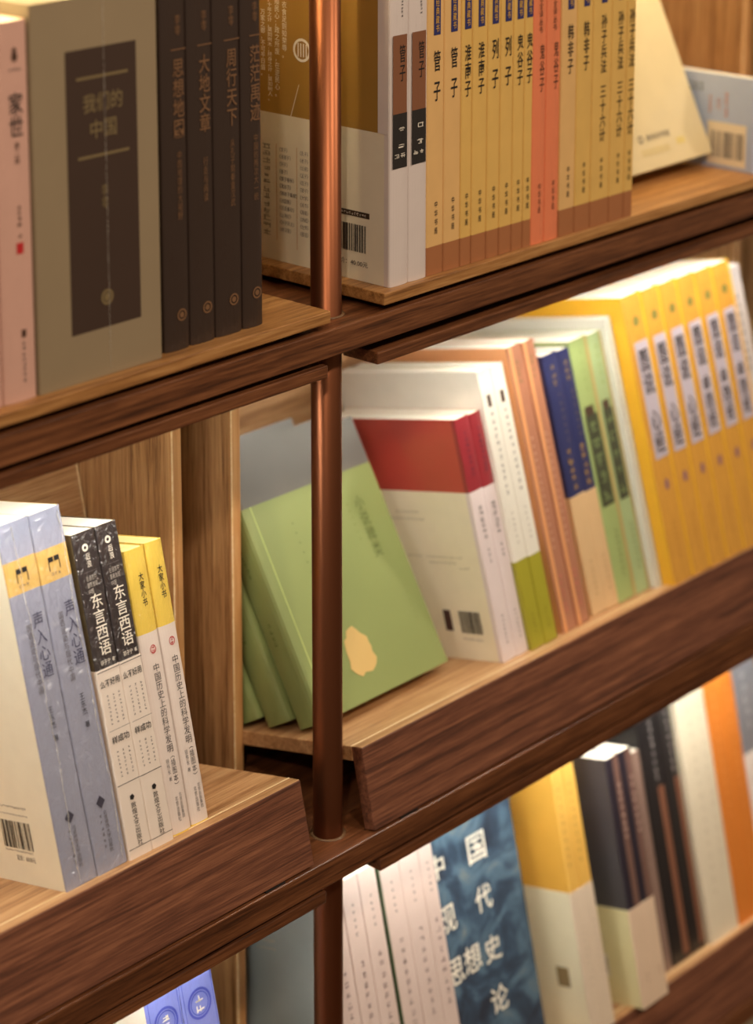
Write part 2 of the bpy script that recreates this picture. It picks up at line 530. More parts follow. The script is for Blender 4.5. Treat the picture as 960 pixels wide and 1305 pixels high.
    def disc(s, name, face, uc, vc, r0, r1, mat, e=0.0004, seg=28, sq=1.0):
        vs, fs = [], []
        for k in range(seg):
            a = 2 * math.pi * k / seg
            for r in (r0, r1): vs.append(s.place(face, uc + r * sq * math.cos(a), vc + r * math.sin(a), e))
        for k in range(seg):
            a, b = 2 * k, 2 * ((k + 1) % seg)
            f = (a, b, b + 1, a + 1)
            fs.append(f if face == 'left' else f[::-1])
        return mesh_obj(name, vs, fs, mat, s.root)

def on(row, X, s, lean=0.0):
    """foot position and orientation of an upright book; lean in degrees towards -X"""
    return row.at(X, s), (row.q @ Matrix.Rotation(-R(lean), 3, 'Y')).to_quaternion()

INK = paper((24, 20, 20), 0.7)
GREYINK = paper((92, 88, 92), 0.7)
BROWNINK = paper((70, 44, 30), 0.7)
GOLDINK = paper((176, 138, 92), 0.5)
DIMGOLD = paper((120, 88, 62), 0.5)
WHITEINK = paper((238, 232, 220), 0.6)
REDINK = paper((186, 36, 40), 0.6)
def film(name, rgb, alpha):
    mt, nt, bs, L = new_mat(name)
    bs.inputs['Base Color'].default_value = lin(rgb)
    bs.inputs['Roughness'].default_value = 0.15
    tc = nt.nodes.new('ShaderNodeTexCoord')
    nz = nt.nodes.new('ShaderNodeTexNoise'); nz.inputs['Scale'].default_value = 300
    L(tc.outputs['Object'], nz.inputs['Vector'])
    mr = nt.nodes.new('ShaderNodeMapRange'); mr.inputs['To Min'].default_value = alpha * 0.4; mr.inputs['To Max'].default_value = min(1, alpha * 1.6)
    L(nz.outputs['Fac'], mr.inputs['Value']); L(mr.outputs['Result'], bs.inputs['Alpha'])
    return mt
FILM = film('plastic_seam', (226, 222, 212), 0.36)


# ================================================================== upper shelf, left bay
G_UL = 'books on the upper shelf left of the copper pole'
pink = paper((206, 164, 150), 0.55, 0.3)
b = Book('paperback_book', 'pale pink paperback sliver on the upper shelf, far side of its twin from the slipcase', G_UL, 0.0200, 0.2393, 0.16,
         [(1, pink, pink)], loc=UP.at(-0.3010, 0.010), quat=UP.q.to_quaternion())
b = Book('paperback_book', 'pale pink paperback with a red seal beside the grey slipcase', G_UL, 0.0264, 0.2393, 0.16,
         [(1, pink, paper((206, 160, 110), 0.6))], loc=UP.at(-0.2799, 0.009), quat=UP.q.to_quaternion(), bulge=0.0025)
b.disc('emblem', 'spine', 0.0152, 0.2175, 0.0, 0.0032, BROWNINK, sq=0.7)
b.disc('emblem', 'spine', 0.0152, 0.2215, 0.0, 0.0016, BROWNINK)
b.marks('spine', 0.0152, 0.2110, 0.2085, 0.010, GREYINK, 1)
b.text('家世', 'spine', 0.0152, 0.1820, 0.0105, 0.0270, INK, 0.01)
b.text('第二版', 'spine', 0.0152, 0.1580, 0.0038, 0.0135, BROWNINK)
b.marks('spine', 0.0155, 0.1255, 0.1110, 0.0040, BROWNINK, 4)
b.marks('spine', 0.0155, 0.1080, 0.1040, 0.0036, BROWNINK, 1)
b.panel('red_seal', 'spine', 0.0125, 0.0180, 0.0945, 0.1015, REDINK)
b.panel('publisher_mark', 'spine', 0.0145, 0.0180, 0.0410, 0.0460, BROWNINK)
b.marks('spine', 0.0160, 0.0390, 0.0120, 0.0032, GREYINK, 8)

grey = paper((142, 126, 100), 0.75, 0.25, 0.07, 25)
b = Book('slipcase', 'wide grey slipcase with a dark brown title panel on the upper shelf', G_UL, 0.1051, 0.2472, 0.17,
         [(1, grey, grey)], loc=UP.at(-0.2522, 0.009), quat=UP.q.to_quaternion(), inset=0.0006, page=(150, 140, 118), cat='slipcase')
bp_ = paper((58, 40, 30), 0.7)
b.panel('title_panel', 'spine', 0.0275, 0.0865, 0.0323, 0.2145, bp_, 0.0003)
khaki = paper((120, 104, 72), 0.6)
b.seam('spine', 0.0590, 0.004, 0.2440, 0.0005, 0.0001, FILM, 9)
b.panel('rule', 'spine', 0.0360, 0.0790, 0.1950, 0.1968, khaki, 0.0005)
b.panel('rule', 'spine', 0.0360, 0.0790, 0.1445, 0.1463, khaki, 0.0005)
b.text('我们的', 'spine', 0.0575, 0.1795, 0.0330, 0.0120, khaki, 0.01, vertical=False, e=0.0006)
b.text('中国', 'spine', 0.0575, 0.1625, 0.0220, 0.0120, khaki, 0.01, vertical=False, e=0.0006)
b.text('李零', 'spine', 0.0575, 0.1180, 0.0055, 0.0160, khaki, 0.0, e=0.0006)
b.disc('emblem', 'spine', 0.0575, 0.0520, 0.0035, 0.0052, khaki, 0.0006)
b.disc('emblem', 'spine', 0.0575, 0.0520, 0.0, 0.0028, khaki, 0.0006)

dk = wrapped((50, 35, 27), 0.3, 60, rough=0.55, coat=0.3)
for X, T, title, sub, lab in ((-0.1404, 0.0232, '思想地图', '中国地理的大视野', 'dark brown hardback touching the grey slipcase, thin gold spine lettering'),
                              (-0.1168, 0.0232, '大地文章', '行走与阅读', 'second dark brown hardback counting from the grey slipcase'),
                              (-0.0932, 0.0255, '周行天下', '从孔子到秦皇汉武', 'third dark brown hardback counting from the grey slipcase'),
                              (-0.0673, 0.0196, '茫茫禹迹', '中国的两次大一统', 'dark brown hardback nearest the copper pole, last of the four dark volumes')):
    b = Book('hardback_book', lab, G_UL, T, 0.256, 0.17, [(1, dk, dk)], 'hard', UP.at(X, 0.0125), UP.q.to_quaternion(), bulge=0.0035)
    u = T * 0.62
    b.text('李零', 'spine', u, 0.2185, 0.0050, 0.0135, DIMGOLD)
    b.panel('rule', 'spine', T * 0.36, T * 0.92, 0.2020, 0.2028, DIMGOLD)
    b.text(title, 'spine', u, 0.1700, 0.0098, 0.0520, DIMGOLD, 0.008)
    b.text(sub, 'spine', u, 0.1120, 0.0042, 0.0460 if len(sub) > 6 else 0.030, DIMGOLD)
    b.disc('emblem', 'spine', u, 0.0240, 0.0030, 0.0042, DIMGOLD)
    b.disc('emblem', 'spine', u, 0.0240, 0.0, 0.0020, DIMGOLD)

# ================================================================== upper shelf, right bay
G_UR = 'books on the upper shelf right of the copper pole'
wh = wrapped((216, 206, 204), 0.12, 60, rough=0.4, coat=0.6)
whc = paper((224, 216, 196), 0.45, 0.4)
gold = paper((160, 122, 56), 0.45, 0.4, 0.12, 14)
for i, X in enumerate((0.0754, 0.0961)):
    lab = ('white paperback with a gold and cream back cover showing its barcode, behind the copper pole',
           'white paperback with brown and black spine patches between its twin and the ochre paperbacks')[i]
    b = Book('paperback_book', lab, G_UR, 0.0202, 0.236, 0.150, [(0.113, wh, whc), (1, wh, (gold, whc))], loc=UP.at(X, 0.0062), quat=UP.q.to_quaternion(), bulge=0.0022)
    brown = wrapped((132, 84, 56), 0.15, 80)
    black = wrapped((30, 26, 26), 0.15, 80)
    b.panel('brown_patch', 'spine', 0.0022, 0.0172, 0.1275, 0.1845, brown, 0.0003)
    b.panel('black_patch', 'spine', 0.0022, 0.0176, 0.0875, 0.1275, black, 0.0003)
    b.text('管子', 'spine', 0.0122, 0.1640, 0.0060, 0.0265, INK, e=0.0006)
    b.marks('spine', 0.0115, 0.1180, 0.1140, 0.0085, WHITEINK, 1, e=0.0006)
    b.marks('spine', 0.0110, 0.1060, 0.1015, 0.0090, WHITEINK, 1, e=0.0006)
    b.marks('spine', 0.0095, 0.0985, 0.0945, 0.0130, WHITEINK, 1, e=0.0006)
    b.marks('spine', 0.0120, 0.2150, 0.1970, 0.0026, GREYINK, 7)
    b.panel('spine_strip', 'left', 0.0024, 0.0120, 0.113, 0.236, wh, 0.0003) if i == 0 else None
    if i == 0:
        for uc, body, top in ((0.1040, '衣食足则知荣辱。', 0.1985), (0.1115, '政之所兴，在顺民心；政之所废，在逆民心。', 0.232),
                              (0.1190, '一年之计，莫如树谷；十年之计，莫如树木；终身之计，莫如树人。', 0.232), (0.1262, '万家之都，不可平日盛。', 0.190)):
            n = len(body); h = n * 0.0053
            h = min(h, top - (0.122 if n > 14 else 0.140))
            b.text(body, 'left', uc, top - h / 2, 0.0047, h, WHITEINK, 0.0)
        b.disc('round_window_motif', 'left', 0.0865, 0.1640, 0.0068, 0.0088, WHITEINK)
        for k in range(4):
            b.panel('window_lattice', 'left', 0.0815 + k * 0.0027, 0.0826 + k * 0.0027, 0.1590, 0.1690, WHITEINK, 0.0004)
        mesh_obj('branch_line', [b.place('left', u, v, 0.0004) for u, v in ((0.0893, 0.1380), (0.0899, 0.1380), (0.0983, 0.1132), (0.0977, 0.1132))], [(0, 1, 2, 3)], WHITEINK, b.root)
        mesh_obj('branch_line', [b.place('left', u, v, 0.0004) for u, v in ((0.0395, 0.2350), (0.0401, 0.2350), (0.0545, 0.2030), (0.0539, 0.2030))], [(0, 1, 2, 3)], WHITEINK, b.root)
        lists = (('管子', '淮南子', '列子', '墨子', '晏子春秋', '鬼谷子', '韩非子集解', '战国策', '吕氏春秋', '山海经', '孙子兵法', '传习录'),
                 ('孔子', '老子', '论语', '孟子', '庄子', '荀子', '大学', '尚书', '周易', '诗经', '左传', '国语'))
        for ci, (names, u0) in enumerate(zip(lists, (0.1110, 0.0900))):
            b.panel('column_rule', 'left', u0 + 0.0021, u0 + 0.0026, 0.0160 if ci == 0 else 0.0120, 0.0900, paper((196, 150, 96), 0.6), 0.0004)
            for k, nm in enumerate(names):
                w = 0.0032 * (len(nm) + 0.6)
                b.text('《' + nm + '》', 'left', u0 - 0.0010 - w / 2, 0.0865 - k * 0.0056, w, 0.0034, GREYINK, vertical=False)
        b.marks('left', 0.1235, 0.0900, 0.0180, 0.0105, paper((150, 142, 128), 0.7), 13)
        b.panel('category_bar', 'left', 0.0200, 0.0580, 0.0478, 0.0520, paper((56, 40, 26), 0.6), 0.0003)
        b.marks('left', 0.0390, 0.0510, 0.0488, 0.0330, WHITEINK, 1, e=0.0006)
        b.barcode('left', 0.0235, 0.0560, 0.0215, 0.0420, INK)
        b.text('定价：40.00元', 'left', 0.0380, 0.0130, 0.0330, 0.0044, INK, vertical=False)

ochre = wrapped((224, 182, 120), 0.10, 420, (1, 1, 1), rough=0.5, coat=0.45, var=0.12)
ochre2 = wrapped((222, 182, 102), 0.10, 420, (1, 1, 1), rough=0.5, coat=0.45, var=0.12)
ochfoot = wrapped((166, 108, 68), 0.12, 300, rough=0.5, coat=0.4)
ocpale = paper((216, 168, 70), 0.6)
coral = wrapped((230, 132, 92), 0.25, 160, rough=0.5, coat=0.6)
navy = paper((44, 48, 104), 0.5)
ORD = ('first', 'second', 'third', 'fourth', 'fifth', 'sixth', 'seventh', 'eighth', 'ninth', 'tenth', 'eleventh', 'twelfth', 'thirteenth')
Q = ((0.1162, 0.0186, '管子'), (0.1349, 0.0188, '管子'), (0.1539, 0.0122, '淮南子'), (0.1663, 0.0170, '淮南子'), (0.1835, 0.0146, '列子'),
     (0.1983, 0.0146, '列子'), (0.2131, 0.0128, '鬼谷子'), (0.2261, 0.0100, '鬼谷子'), (0.2363, 0.0160, None), (0.2525, 0.0170, None),
     (0.2697, 0.0194, '韩非子'), (0.2893, 0.0196, '韩非子'), (0.3091, 0.0240, '孙子兵法'), (0.3333, 0.0194, '孙子兵法'), (0.3529, 0.0114, '孙子兵法'))
no = 0
for i, (X, T, title) in enumerate(Q):
    s_ = 0.0068 - 0.0004 * i
    if title is None:
        lab = ('coral-red paperback beside the eighth ochre spine, the first of two', 'coral-red paperback closer to the blue back-cover book, the second of two')[i - 8]
        b = Book('paperback_book', lab, G_UR, T, 0.222, 0.148, [(1, coral, coral)], loc=UP.at(X, s_), quat=UP.q.to_quaternion(), bulge=0.0015)
        b.text('全注全译丛书', 'spine', T * 0.50, 0.1830, 0.0044, 0.0360, BROWNINK)
        b.text('鬼谷子', 'spine', T * 0.62, 0.1380, 0.0056, 0.0370, BROWNINK)
        b.text('中华书局', 'spine', T * 0.55, 0.0360, 0.0032, 0.0240, BROWNINK)
        continue
    mt = ochre if i in (0, 1, 10) else ochre2
    thick = ' thick' if T > 0.022 else ' thin' if T < 0.0125 else ''
    lab = '%s ochre%s paperback counting from the white pair, black title on its spine' % (ORD[no], thick)
    no += 1
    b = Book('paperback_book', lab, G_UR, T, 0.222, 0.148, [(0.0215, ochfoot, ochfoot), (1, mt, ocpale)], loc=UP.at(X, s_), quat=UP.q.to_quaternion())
    u = T * (0.56 if T > 0.012 else 0.52)
    lw = 0.0037
    b.panel('series_label', 'spine', u - lw, u + lw, 0.1790, 0.2200, navy, 0.0003)
    b.text('中华经典藏书', 'spine', u, 0.1995, 0.0040, 0.0370, ocpale, e=0.0006)
    n = len(title)
    if n == 2: b.text(title, 'spine', u, 0.1490, 0.0074, 0.0375, INK, 0.008, spacing=1.35)
    elif n == 3: b.text(title, 'spine', u, 0.1480, 0.0070, 0.0390, INK, 0.008)
    else:
        b.text(title, 'spine', u, 0.1465, 0.0072, 0.0470, INK, 0.008)
        b.text('三十六计', 'spine', u, 0.0905, 0.0072, 0.0450, INK, 0.008)
    b.text('中华书局', 'spine', u - 0.0004, 0.0430, 0.0034, 0.0250, INK, 0.004, spacing=1.2)

# face-out cream book leaning back, and the small blue book beside it
q25 = (Matrix.Rotation(-R(25), 3, 'X') @ Matrix.Rotation(-R(90), 3, 'Z')).to_quaternion()
cream = wrapped((210, 196, 160), 0.08, 30, rough=0.4, coat=0.7)
T_ = 0.0340
lift = T_ * math.sin(R(25))
b = Book('paperback_book', 'cream face-out book leaning back beyond the ochre paperbacks', G_UR, T_, 0.21, 0.152, [(1, cream, cream)],
         loc=Vector((0.3930, 0.0464 + T_ * math.cos(R(25)), 0.0142)), quat=q25, page=(236, 214, 150))
b.text('商务印书馆', 'right', 0.0850, 0.0270, 0.0330, 0.0058, GREYINK, vertical=False)
b.disc('emblem', 'right', 0.0600, 0.0270, 0.0022, 0.0034, GREYINK)
b.panel('printed_strip', 'right', 0.0560, 0.0960, 0.0120, 0.0180, paper((198, 182, 138), 0.6), 0.0003)
b.panel('printed_strip', 'right', 0.1080, 0.1200, 0.0150, 0.0210, paper((206, 188, 122), 0.6), 0.0003)
blu = wrapped((170, 188, 226), 0.06, 40, rough=0.4, coat=0.5)
b = Book('paperback_book', 'small pale blue book with barcode at the end of the upper shelf', G_UR, 0.009, 0.083, 0.132, [(1, blu, blu)],
         loc=UP.at(0.5515, 0.0082), quat=UP.q.to_quaternion())
b.panel('barcode_label', 'left', 0.0080, 0.0480, 0.0030, 0.0410, paper((226, 216, 196), 0.6), 0.0003)
b.barcode('left', 0.0110, 0.0440, 0.0095, 0.0330, GREYINK, 22, 0.0005, 9)
orangeink = paper((206, 120, 92), 0.6)
for uc, v1_, v0_ in ((0.0290, 0.0680, 0.0460), (0.0370, 0.0620, 0.0520), (0.0460, 0.0640, 0.0470)):
    b.marks('left', uc, v1_, v0_, 0.0050, orangeink, 5)
b.marks('left', 0.0660, 0.0740, 0.0660, 0.0260, GREYINK, 2)

# ================================================================== middle shelf, left bay
G_ML = 'books on the left tilted display tray'
bgrey = wrapped((146, 150, 172), 1.0, 150, (1.0, 1.0, 0.6), rough=0.5, coat=1.0)
bband = wrapped((204, 168, 96), 1.0, 150, (1.0, 1.0, 0.6), rough=0.5, coat=1.0)
bback = paper((242, 240, 220), 0.5, 0.3)
for i, (X, T) in enumerate(((-0.2292, 0.0274), (-0.2014, 0.0272))):
    lab = ('blue-grey shrink-wrapped paperback with its cream back cover and barcode showing',
           'blue-grey shrink-wrapped paperback between its twin and the black paperbacks')[i]
    p, q = on(MID, X, 0.0090, 1.4)
    b = Book('paperback_book', lab, G_ML, T, 0.2518, 0.165, [(0.2035, bgrey, (bback, paper((206, 170, 100), 0.6))), (0.2262, bband, (bback, paper((206, 170, 100), 0.6))), (1, bgrey, (bback, paper((206, 170, 100), 0.6)))],
             loc=p, quat=q)
    u = 0.0135
    for dx in (-0.0026, 0.0026):                   # gate-shaped emblem
        b.panel('gate_emblem', 'spine', u + dx - 0.0022, u + dx + 0.0022, 0.2165, 0.2200, INK)
        b.panel('gate_emblem', 'spine', u + dx * 1.75 - 0.0004, u + dx * 1.75 + 0.0004, 0.2105, 0.2165, INK)
    b.marks('spine', u, 0.2095, 0.2070, 0.0090, GREYINK, 1)
    b.seam('spine', (0.0125, 0.0235)[i], 0.004, 0.249, 0.0008, 0.0006, FILM, 3 + i)
    b.text('声入心通', 'spine', 0.0192, 0.1655, 0.0090, 0.0450, paper((66, 66, 92), 0.6))
    b.text('国语运动与现代中国', 'spine', 0.0105, 0.1580, 0.0044, 0.0480, GREYINK)
    b.text('王东杰', 'spine', 0.0150, 0.1160, 0.0044, 0.0150, INK)
    b.text('著', 'spine', 0.0152, 0.1020, 0.0040, 0.0042, INK)
    mesh_obj('publisher_emblem', [b.place('spine', uu, vv, 0.0004) for uu, vv in ((0.0135, 0.0430), (0.0175, 0.0475), (0.0135, 0.0520), (0.0095, 0.0475))], [(0, 1, 2, 3)], paper((60, 58, 74), 0.6), b.root)
    b.text('北京师范大学出版社', 'spine', 0.0155, 0.0265, 0.0034, 0.0290, GREYINK)
    b.marks('spine', 0.0112, 0.0400, 0.0150, 0.0030, GREYINK, 6)
    if i == 0:
        b.barcode('left', 0.0270, 0.0590, 0.0250, 0.0445, INK, 24, 0.0005, 5)
        b.marks('left', 0.0430, 0.0240, 0.0222, 0.0300, GREYINK, 1)
        b.text('定价：68.00元', 'left', 0.0370, 0.0185, 0.0200, 0.0040, GREYINK, vertical=False)
        b.marks('left', 0.0450, 0.0500, 0.0484, 0.0360, GREYINK, 1)
        b.marks('left', 0.0450, 0.0555, 0.0535, 0.0360, GREYINK, 1)

blk = wrapped((50, 44, 46), 0.8, 170, (1.0, 1.0, 0.7), rough=0.45, coat=1.0)
obi = paper((226, 214, 204), 0.55, 0.15)
for i, (X, T) in enumerate(((-0.1728, 0.0204), (-0.1518, 0.0196))):
    lab = ('black paperback with white calligraphic title next to the blue-grey pair', 'black paperback with white calligraphic title next to the yellow-topped pair')[i]
    p, q = on(MID, X, 0.0080, 0.7)
    b = Book('paperback_book', lab, G_ML, T, 0.2290, 0.155, [(1, blk, paper((92, 80, 56), 0.6))], loc=p, quat=q)
    bd = b.wrap('paper_band', 0.0003, 0.0003, -0.0001, 0.1335, [(1, obi, obi)], 0.150)
    u = T * 0.50
    b.disc('brush_emblem', 'spine', u - 0.0008, 0.2180, 0.0012, 0.0026, WHITEINK)
    b.text('后浪', 'spine', u + 0.0002, 0.2090, 0.0040, 0.0100, WHITEINK)
    b.panel('rule', 'spine', T * 0.22, T * 0.80, 0.2010, 0.2014, GREYINK)
    for k, t_ in enumerate(('在语言中', '重新发现', '中国')):
        b.text(t_, 'spine', u - (0.0 if k < 2 else 0.0022), 0.1968 - k * 0.0046, 0.0092 if k < 2 else 0.0046, 0.0036, paper((170, 164, 158), 0.6), vertical=False)
    b.text('东言西语', 'spine', u + 0.0010, 0.1640, 0.0100, 0.0430, WHITEINK, 0.004)
    b.text('郑子宁', 'spine', u - 0.0010, 0.1378, 0.0086, 0.0034, WHITEINK, vertical=False)
    b.text('著', 'spine', u + 0.0062, 0.1378, 0.0022, 0.0026, WHITEINK, vertical=False)
    eb = 0.0007
    b.panel('band_rule', 'spine', 0.0, T, 0.1318, 0.1323, INK, eb)
    b.text('么不好用', 'spine', T * 0.47, 0.1235, T * 0.86, 0.0052, INK, 0.012, vertical=False, e=eb)
    b.marks('spine', T * 0.52, 0.1160, 0.0940, 0.0022, GREYINK, 8, 3, 0.0052, e=eb)
    b.panel('band_rule', 'spine', T * 0.08, T, 0.0905, 0.0908, GREYINK, eb)
    b.text('样成功', 'spine', T * 0.50, 0.0840, T * 0.76, 0.0052, INK, 0.012, vertical=False, e=eb)
    b.marks('spine', T * 0.52, 0.0770, 0.0570, 0.0022, GREYINK, 7, 3, 0.0052, e=eb)
    b.panel('band_rule', 'spine', 0.0, T, 0.0522, 0.0527, INK, eb)
    b.disc('flower_emblem', 'spine', u + 0.0004, 0.0415, 0.0, 0.0022, INK, eb, 5)
    b.text('敦煌文艺出版社', 'spine', u + 0.0006, 0.0228, 0.0046, 0.0305, INK, e=eb)
    b.panel('band_rule', 'spine', 0.0, T, 0.0068, 0.0072, INK, eb)

yel = wrapped((234, 202, 88), 0.7, 320, rough=0.5, coat=0.8)
wsp = paper((226, 214, 208), 0.5, 0.3)
for i, (X, T) in enumerate(((-0.1309, 0.0187), (-0.1107, 0.0165))):
    lab = ('white paperback with yellow top touching the black paperbacks', 'white paperback with yellow top at the free end of the left tray')[i]
    p, q = on(MID, X, 0.0100 + 0.001 * i, 0.0)
    b = Book('paperback_book', lab, G_ML, T, 0.2043, 0.128, [(0.0012, yel, yel), (0.1442, wsp, wsp), (1, yel, yel)], loc=p, quat=q, bulge=0.0026, page=(240, 222, 150))
    u = T * 0.56
    b.text('大家小书', 'spine', u, 0.1750, 0.0046, 0.0240, INK, 0.012)
    b.disc('red_seal', 'spine', u, 0.1322, 0.0025, 0.0031, REDINK, sq=0.85)
    b.marks('spine', u, 0.1350, 0.1294, 0.0040, REDINK, 2)
    b.text('中国历史上的科学发明', 'spine', u, 0.0900, 0.0058, 0.0640, paper((64, 58, 60), 0.6))
    b.text('︵插图本︶', 'spine', u + 0.0008, 0.0450, 0.0042, 0.0200, paper((84, 78, 80), 0.6))
    b.text('钱伟长', 'spine', u - 0.0042, 0.0490, 0.0026, 0.0110, GREYINK)
    b.text('著', 'spine', u - 0.0042, 0.0400, 0.0026, 0.0028, GREYINK)
    b.text('北京出版集团', 'spine', u + 0.0020, 0.0195, 0.0024, 0.0180, GREYINK)
    b.text('北京出版社', 'spine', u - 0.0018, 0.0180, 0.0026, 0.0180, GREYINK)

# ================================================================== middle shelf, right bay
G_MR = 'books on the right tilted display tray'
LEAN = 3.5
# three green hardbacks standing face-out, leaning back
gcov = paper((134, 148, 90), 0.5, 0.35, 0.05, 20)
gtop = paper((112, 110, 104), 0.45, 0.5)
TG, AG = 0.0290, R(30.0)
qg = (Matrix.Rotation(-AG, 3, 'X') @ Matrix.Rotation(-R(90), 3, 'Z')).to_quaternion()
for k in range(3):
    lab = ('green hardback with grey top leaning face-out behind the copper pole, frontmost of three',
           'green hardback with grey top between the two other leaning green ones',
           'green hardback with grey top, rearmost of the three leaning green ones')[k]
    # the lower back edge rests on the tray
    s_back = 0.0493 + (k + 1) * (TG + 0.0006) / math.cos(AG - TILT)
    ft = MID.at(0.0660 - 0.004 * k, s_back, 0.0004)
    b = Book('hardback_book', lab, G_MR, TG, 0.2130, 0.152, [(0.1730, gcov, gcov), (1, gtop, gtop)], 'hard', ft, qg, bulge=0.0060)
    u_ = 0.0120
    b.panel('hinge_groove', 'right', u_, u_ + 0.0012, 0.0, 0.173, paper((182, 196, 120), 0.5, 0.6), 0.0003)
    b.text('小说稗类', 'right', 0.1240, 0.1250, 0.0100, 0.0520, paper((92, 104, 52), 0.6)) if k == 0 else None
    if k == 0:
        b.marks('right', 0.1110, 0.1500, 0.1150, 0.0034, paper((120, 132, 70), 0.6), 6)
        b.text('......', 'right', 0.0480, 0.1290, 0.0014, 0.0420, paper((96, 108, 56), 0.6), 0.03)
        sv, sf = [], []
        rnd = random.Random(4)
        for t_ in range(26):
            a = 2 * math.pi * t_ / 26
            rr = 0.0165 * (0.82 + 0.30 * rnd.random())
            sv.append(b.place('right', 0.0650 + rr * 0.95 * math.cos(a), 0.0370 + rr * 1.15 * math.sin(a), 0.0004))
        mesh_obj('figure_motif', sv, [tuple(range(26))], paper((206, 176, 112), 0.6), b.root)
        b.marks('right', 0.1370, 0.0660, 0.0400, 0.0030, paper((124, 138, 74), 0.6), 5)
    b.marks('spine', TG * 0.5, 0.1500, 0.1200, 0.0050, paper((96, 112, 52), 0.6), 6)
    b.marks('spine', TG * 0.5, 0.0850, 0.0650, 0.0050, paper((96, 112, 52), 0.6), 4)

def std(name, lab, X, s_, T, H, D, segs, lean=LEAN, row=MID, group=G_MR, **kw):
    p, q = on(row, X, s_, lean)
    return Book(name, lab, group, T, H, D, segs, loc=p, quat=q, **kw)

red = wrapped((182, 66, 58), 0.15, 60, rough=0.45, coat=0.8)
reds = wrapped((146, 40, 50), 0.3, 140, rough=0.45, coat=0.8)
lilac = paper((222, 210, 212), 0.5, 0.3)
ivory = paper((236, 228, 204), 0.5, 0.3)
for i, (X, T) in enumerate(((0.2488, 0.0172), (0.2664, 0.0152))):
    b = std('paperback_book', ('ivory paperback with deep red upper cover and barcode beside the green hardbacks', 'ivory and red paperback behind the one with the barcode, touching the tall white pair')[i],
            X, 0.0200, T, 0.2055, 0.150, [(0.1440, lilac, ivory), (1, reds, red)], bulge=0.0012)
    b.marks('spine', T * 0.5, 0.1940, 0.1550, 0.0050, paper((96, 40, 60), 0.6), 8)
    b.marks('spine', T * 0.5, 0.1320, 0.1020, 0.0062, GREYINK, 6)
    b.marks('spine', T * 0.5, 0.0960, 0.0820, 0.0040, GREYINK, 3)
    b.marks('spine', T * 0.5, 0.0390, 0.0130, 0.0030, GREYINK, 7)
    if i == 0:
        b.barcode('left', 0.0160, 0.0400, 0.0230, 0.0420, INK, 22, 0.0005, 8)
        b.marks('left', 0.0280, 0.0190, 0.0165, 0.0220, GREYINK, 1)
        b.panel('printed_patch', 'left', 0.0480, 0.0560, 0.0240, 0.0420, paper((70, 44, 40), 0.6), 0.0004)
        for v_, u0_, u1_ in ((0.1260, 0.060, 0.086), (0.1200, 0.055, 0.104), (0.0880, 0.022, 0.062), (0.0880, 0.066, 0.082), (0.0830, 0.030, 0.060), (0.0790, 0.016, 0.028)):
            n_ = max(2, int((u1_ - u0_) / 0.004))
            for k in range(1):
                b.marks('left', (u0_ + u1_) / 2, v_ + 0.0012, v_ - 0.0012, u1_ - u0_, paper((150, 142, 120), 0.6), 1)
tw = paper((228, 226, 216), 0.5, 0.3)
olive = paper((162, 158, 44), 0.5, 0.3)
for i, (X, T) in enumerate(((0.2820, 0.0165), (0.2990, 0.0168))):
    b = std('paperback_book', ('tall white paperback with olive foot beside the red and ivory pair', 'tall white paperback with olive foot beside the orange pair')[i],
            X, 0.0165, T, 0.2376, 0.160, [(0.0755, olive, olive), (1, tw, paper((236, 232, 222), 0.5, 0.3))])
    b.panel('spine_patch', 'spine', T * 0.36, T * 0.62, 0.2060, 0.2160, BROWNINK)
    b.marks('spine', T * 0.5, 0.2020, 0.1300, 0.0048, GREYINK, 12)
    b.marks('spine', T * 0.5, 0.1180, 0.0880, 0.0036, paper((150, 146, 140), 0.6), 6)
    b.marks('spine', T * 0.5, 0.0300, 0.0120, 0.0030, paper((112, 108, 30), 0.6), 5)
peach = paper((224, 160, 108), 0.5, 0.4)
terra = wrapped((176, 120, 94), 0.3, 140, rough=0.45, coat=0.8)
for i, (X, T) in enumerate(((0.3261, 0.0184), (0.3458, 0.0166))):
    b = std('paperback_book', ('terracotta paperback with bare orange cover beside the tall white pair', 'terracotta paperback beside the navy pair')[i],
            X, 0.0185, T, 0.2473, 0.165, [(1, terra, peach)])
    b.panel('spine_edge', 'spine', 0.0012, T * 0.30, 0.0, 0.2470, peach, 0.0003)
    b.marks('spine', T * 0.5, 0.2350, 0.2150, 0.0060, paper((128, 112, 72), 0.6), 4)
    b.marks('spine', T * 0.5, 0.1700, 0.0700, 0.0040, paper((214, 172, 150), 0.6), 16)
    b.marks('spine', T * 0.5, 0.0500, 0.0150, 0.0050, paper((206, 120, 110), 0.6), 6)
nav = paper((40, 46, 92), 0.5, 0.3)
beige = paper((214, 182, 138), 0.5, 0.3)
for i, (X, T) in enumerate(((0.3726, 0.0203), (0.3931, 0.0164))):
    b = std('hardback_book', ('navy book with beige lower band beside the terracotta pair', 'navy book with beige lower band beside the pale green pair')[i],
            X, 0.0225, T, 0.2290, 0.155, [(1, nav, paper((30, 36, 74), 0.5, 0.3))], bulge=0.0010)
    b.wrap('paper_band', 0.0003, 0.0003, -0.0001, 0.1045, [(1, beige, beige)], 0.150)
    b.marks('spine', T * 0.5, 0.2200, 0.2000, 0.0068, paper((150, 128, 84), 0.6), 3)
    b.marks('spine', T * 0.62, 0.1950, 0.1500, 0.0050, paper((104, 96, 92), 0.6), 7)
    b.marks('spine', T * 0.5, 0.1460, 0.1080, 0.0080, paper((178, 142, 76), 0.6), 5)
    b.marks('spine', T * 0.5, 0.0480, 0.0150, 0.0036, paper((150, 120, 84), 0.6), 7, e=0.0007)
lgr = paper((156, 176, 114), 0.5, 0.4)
stripe = paper((176, 160, 104), 0.5)
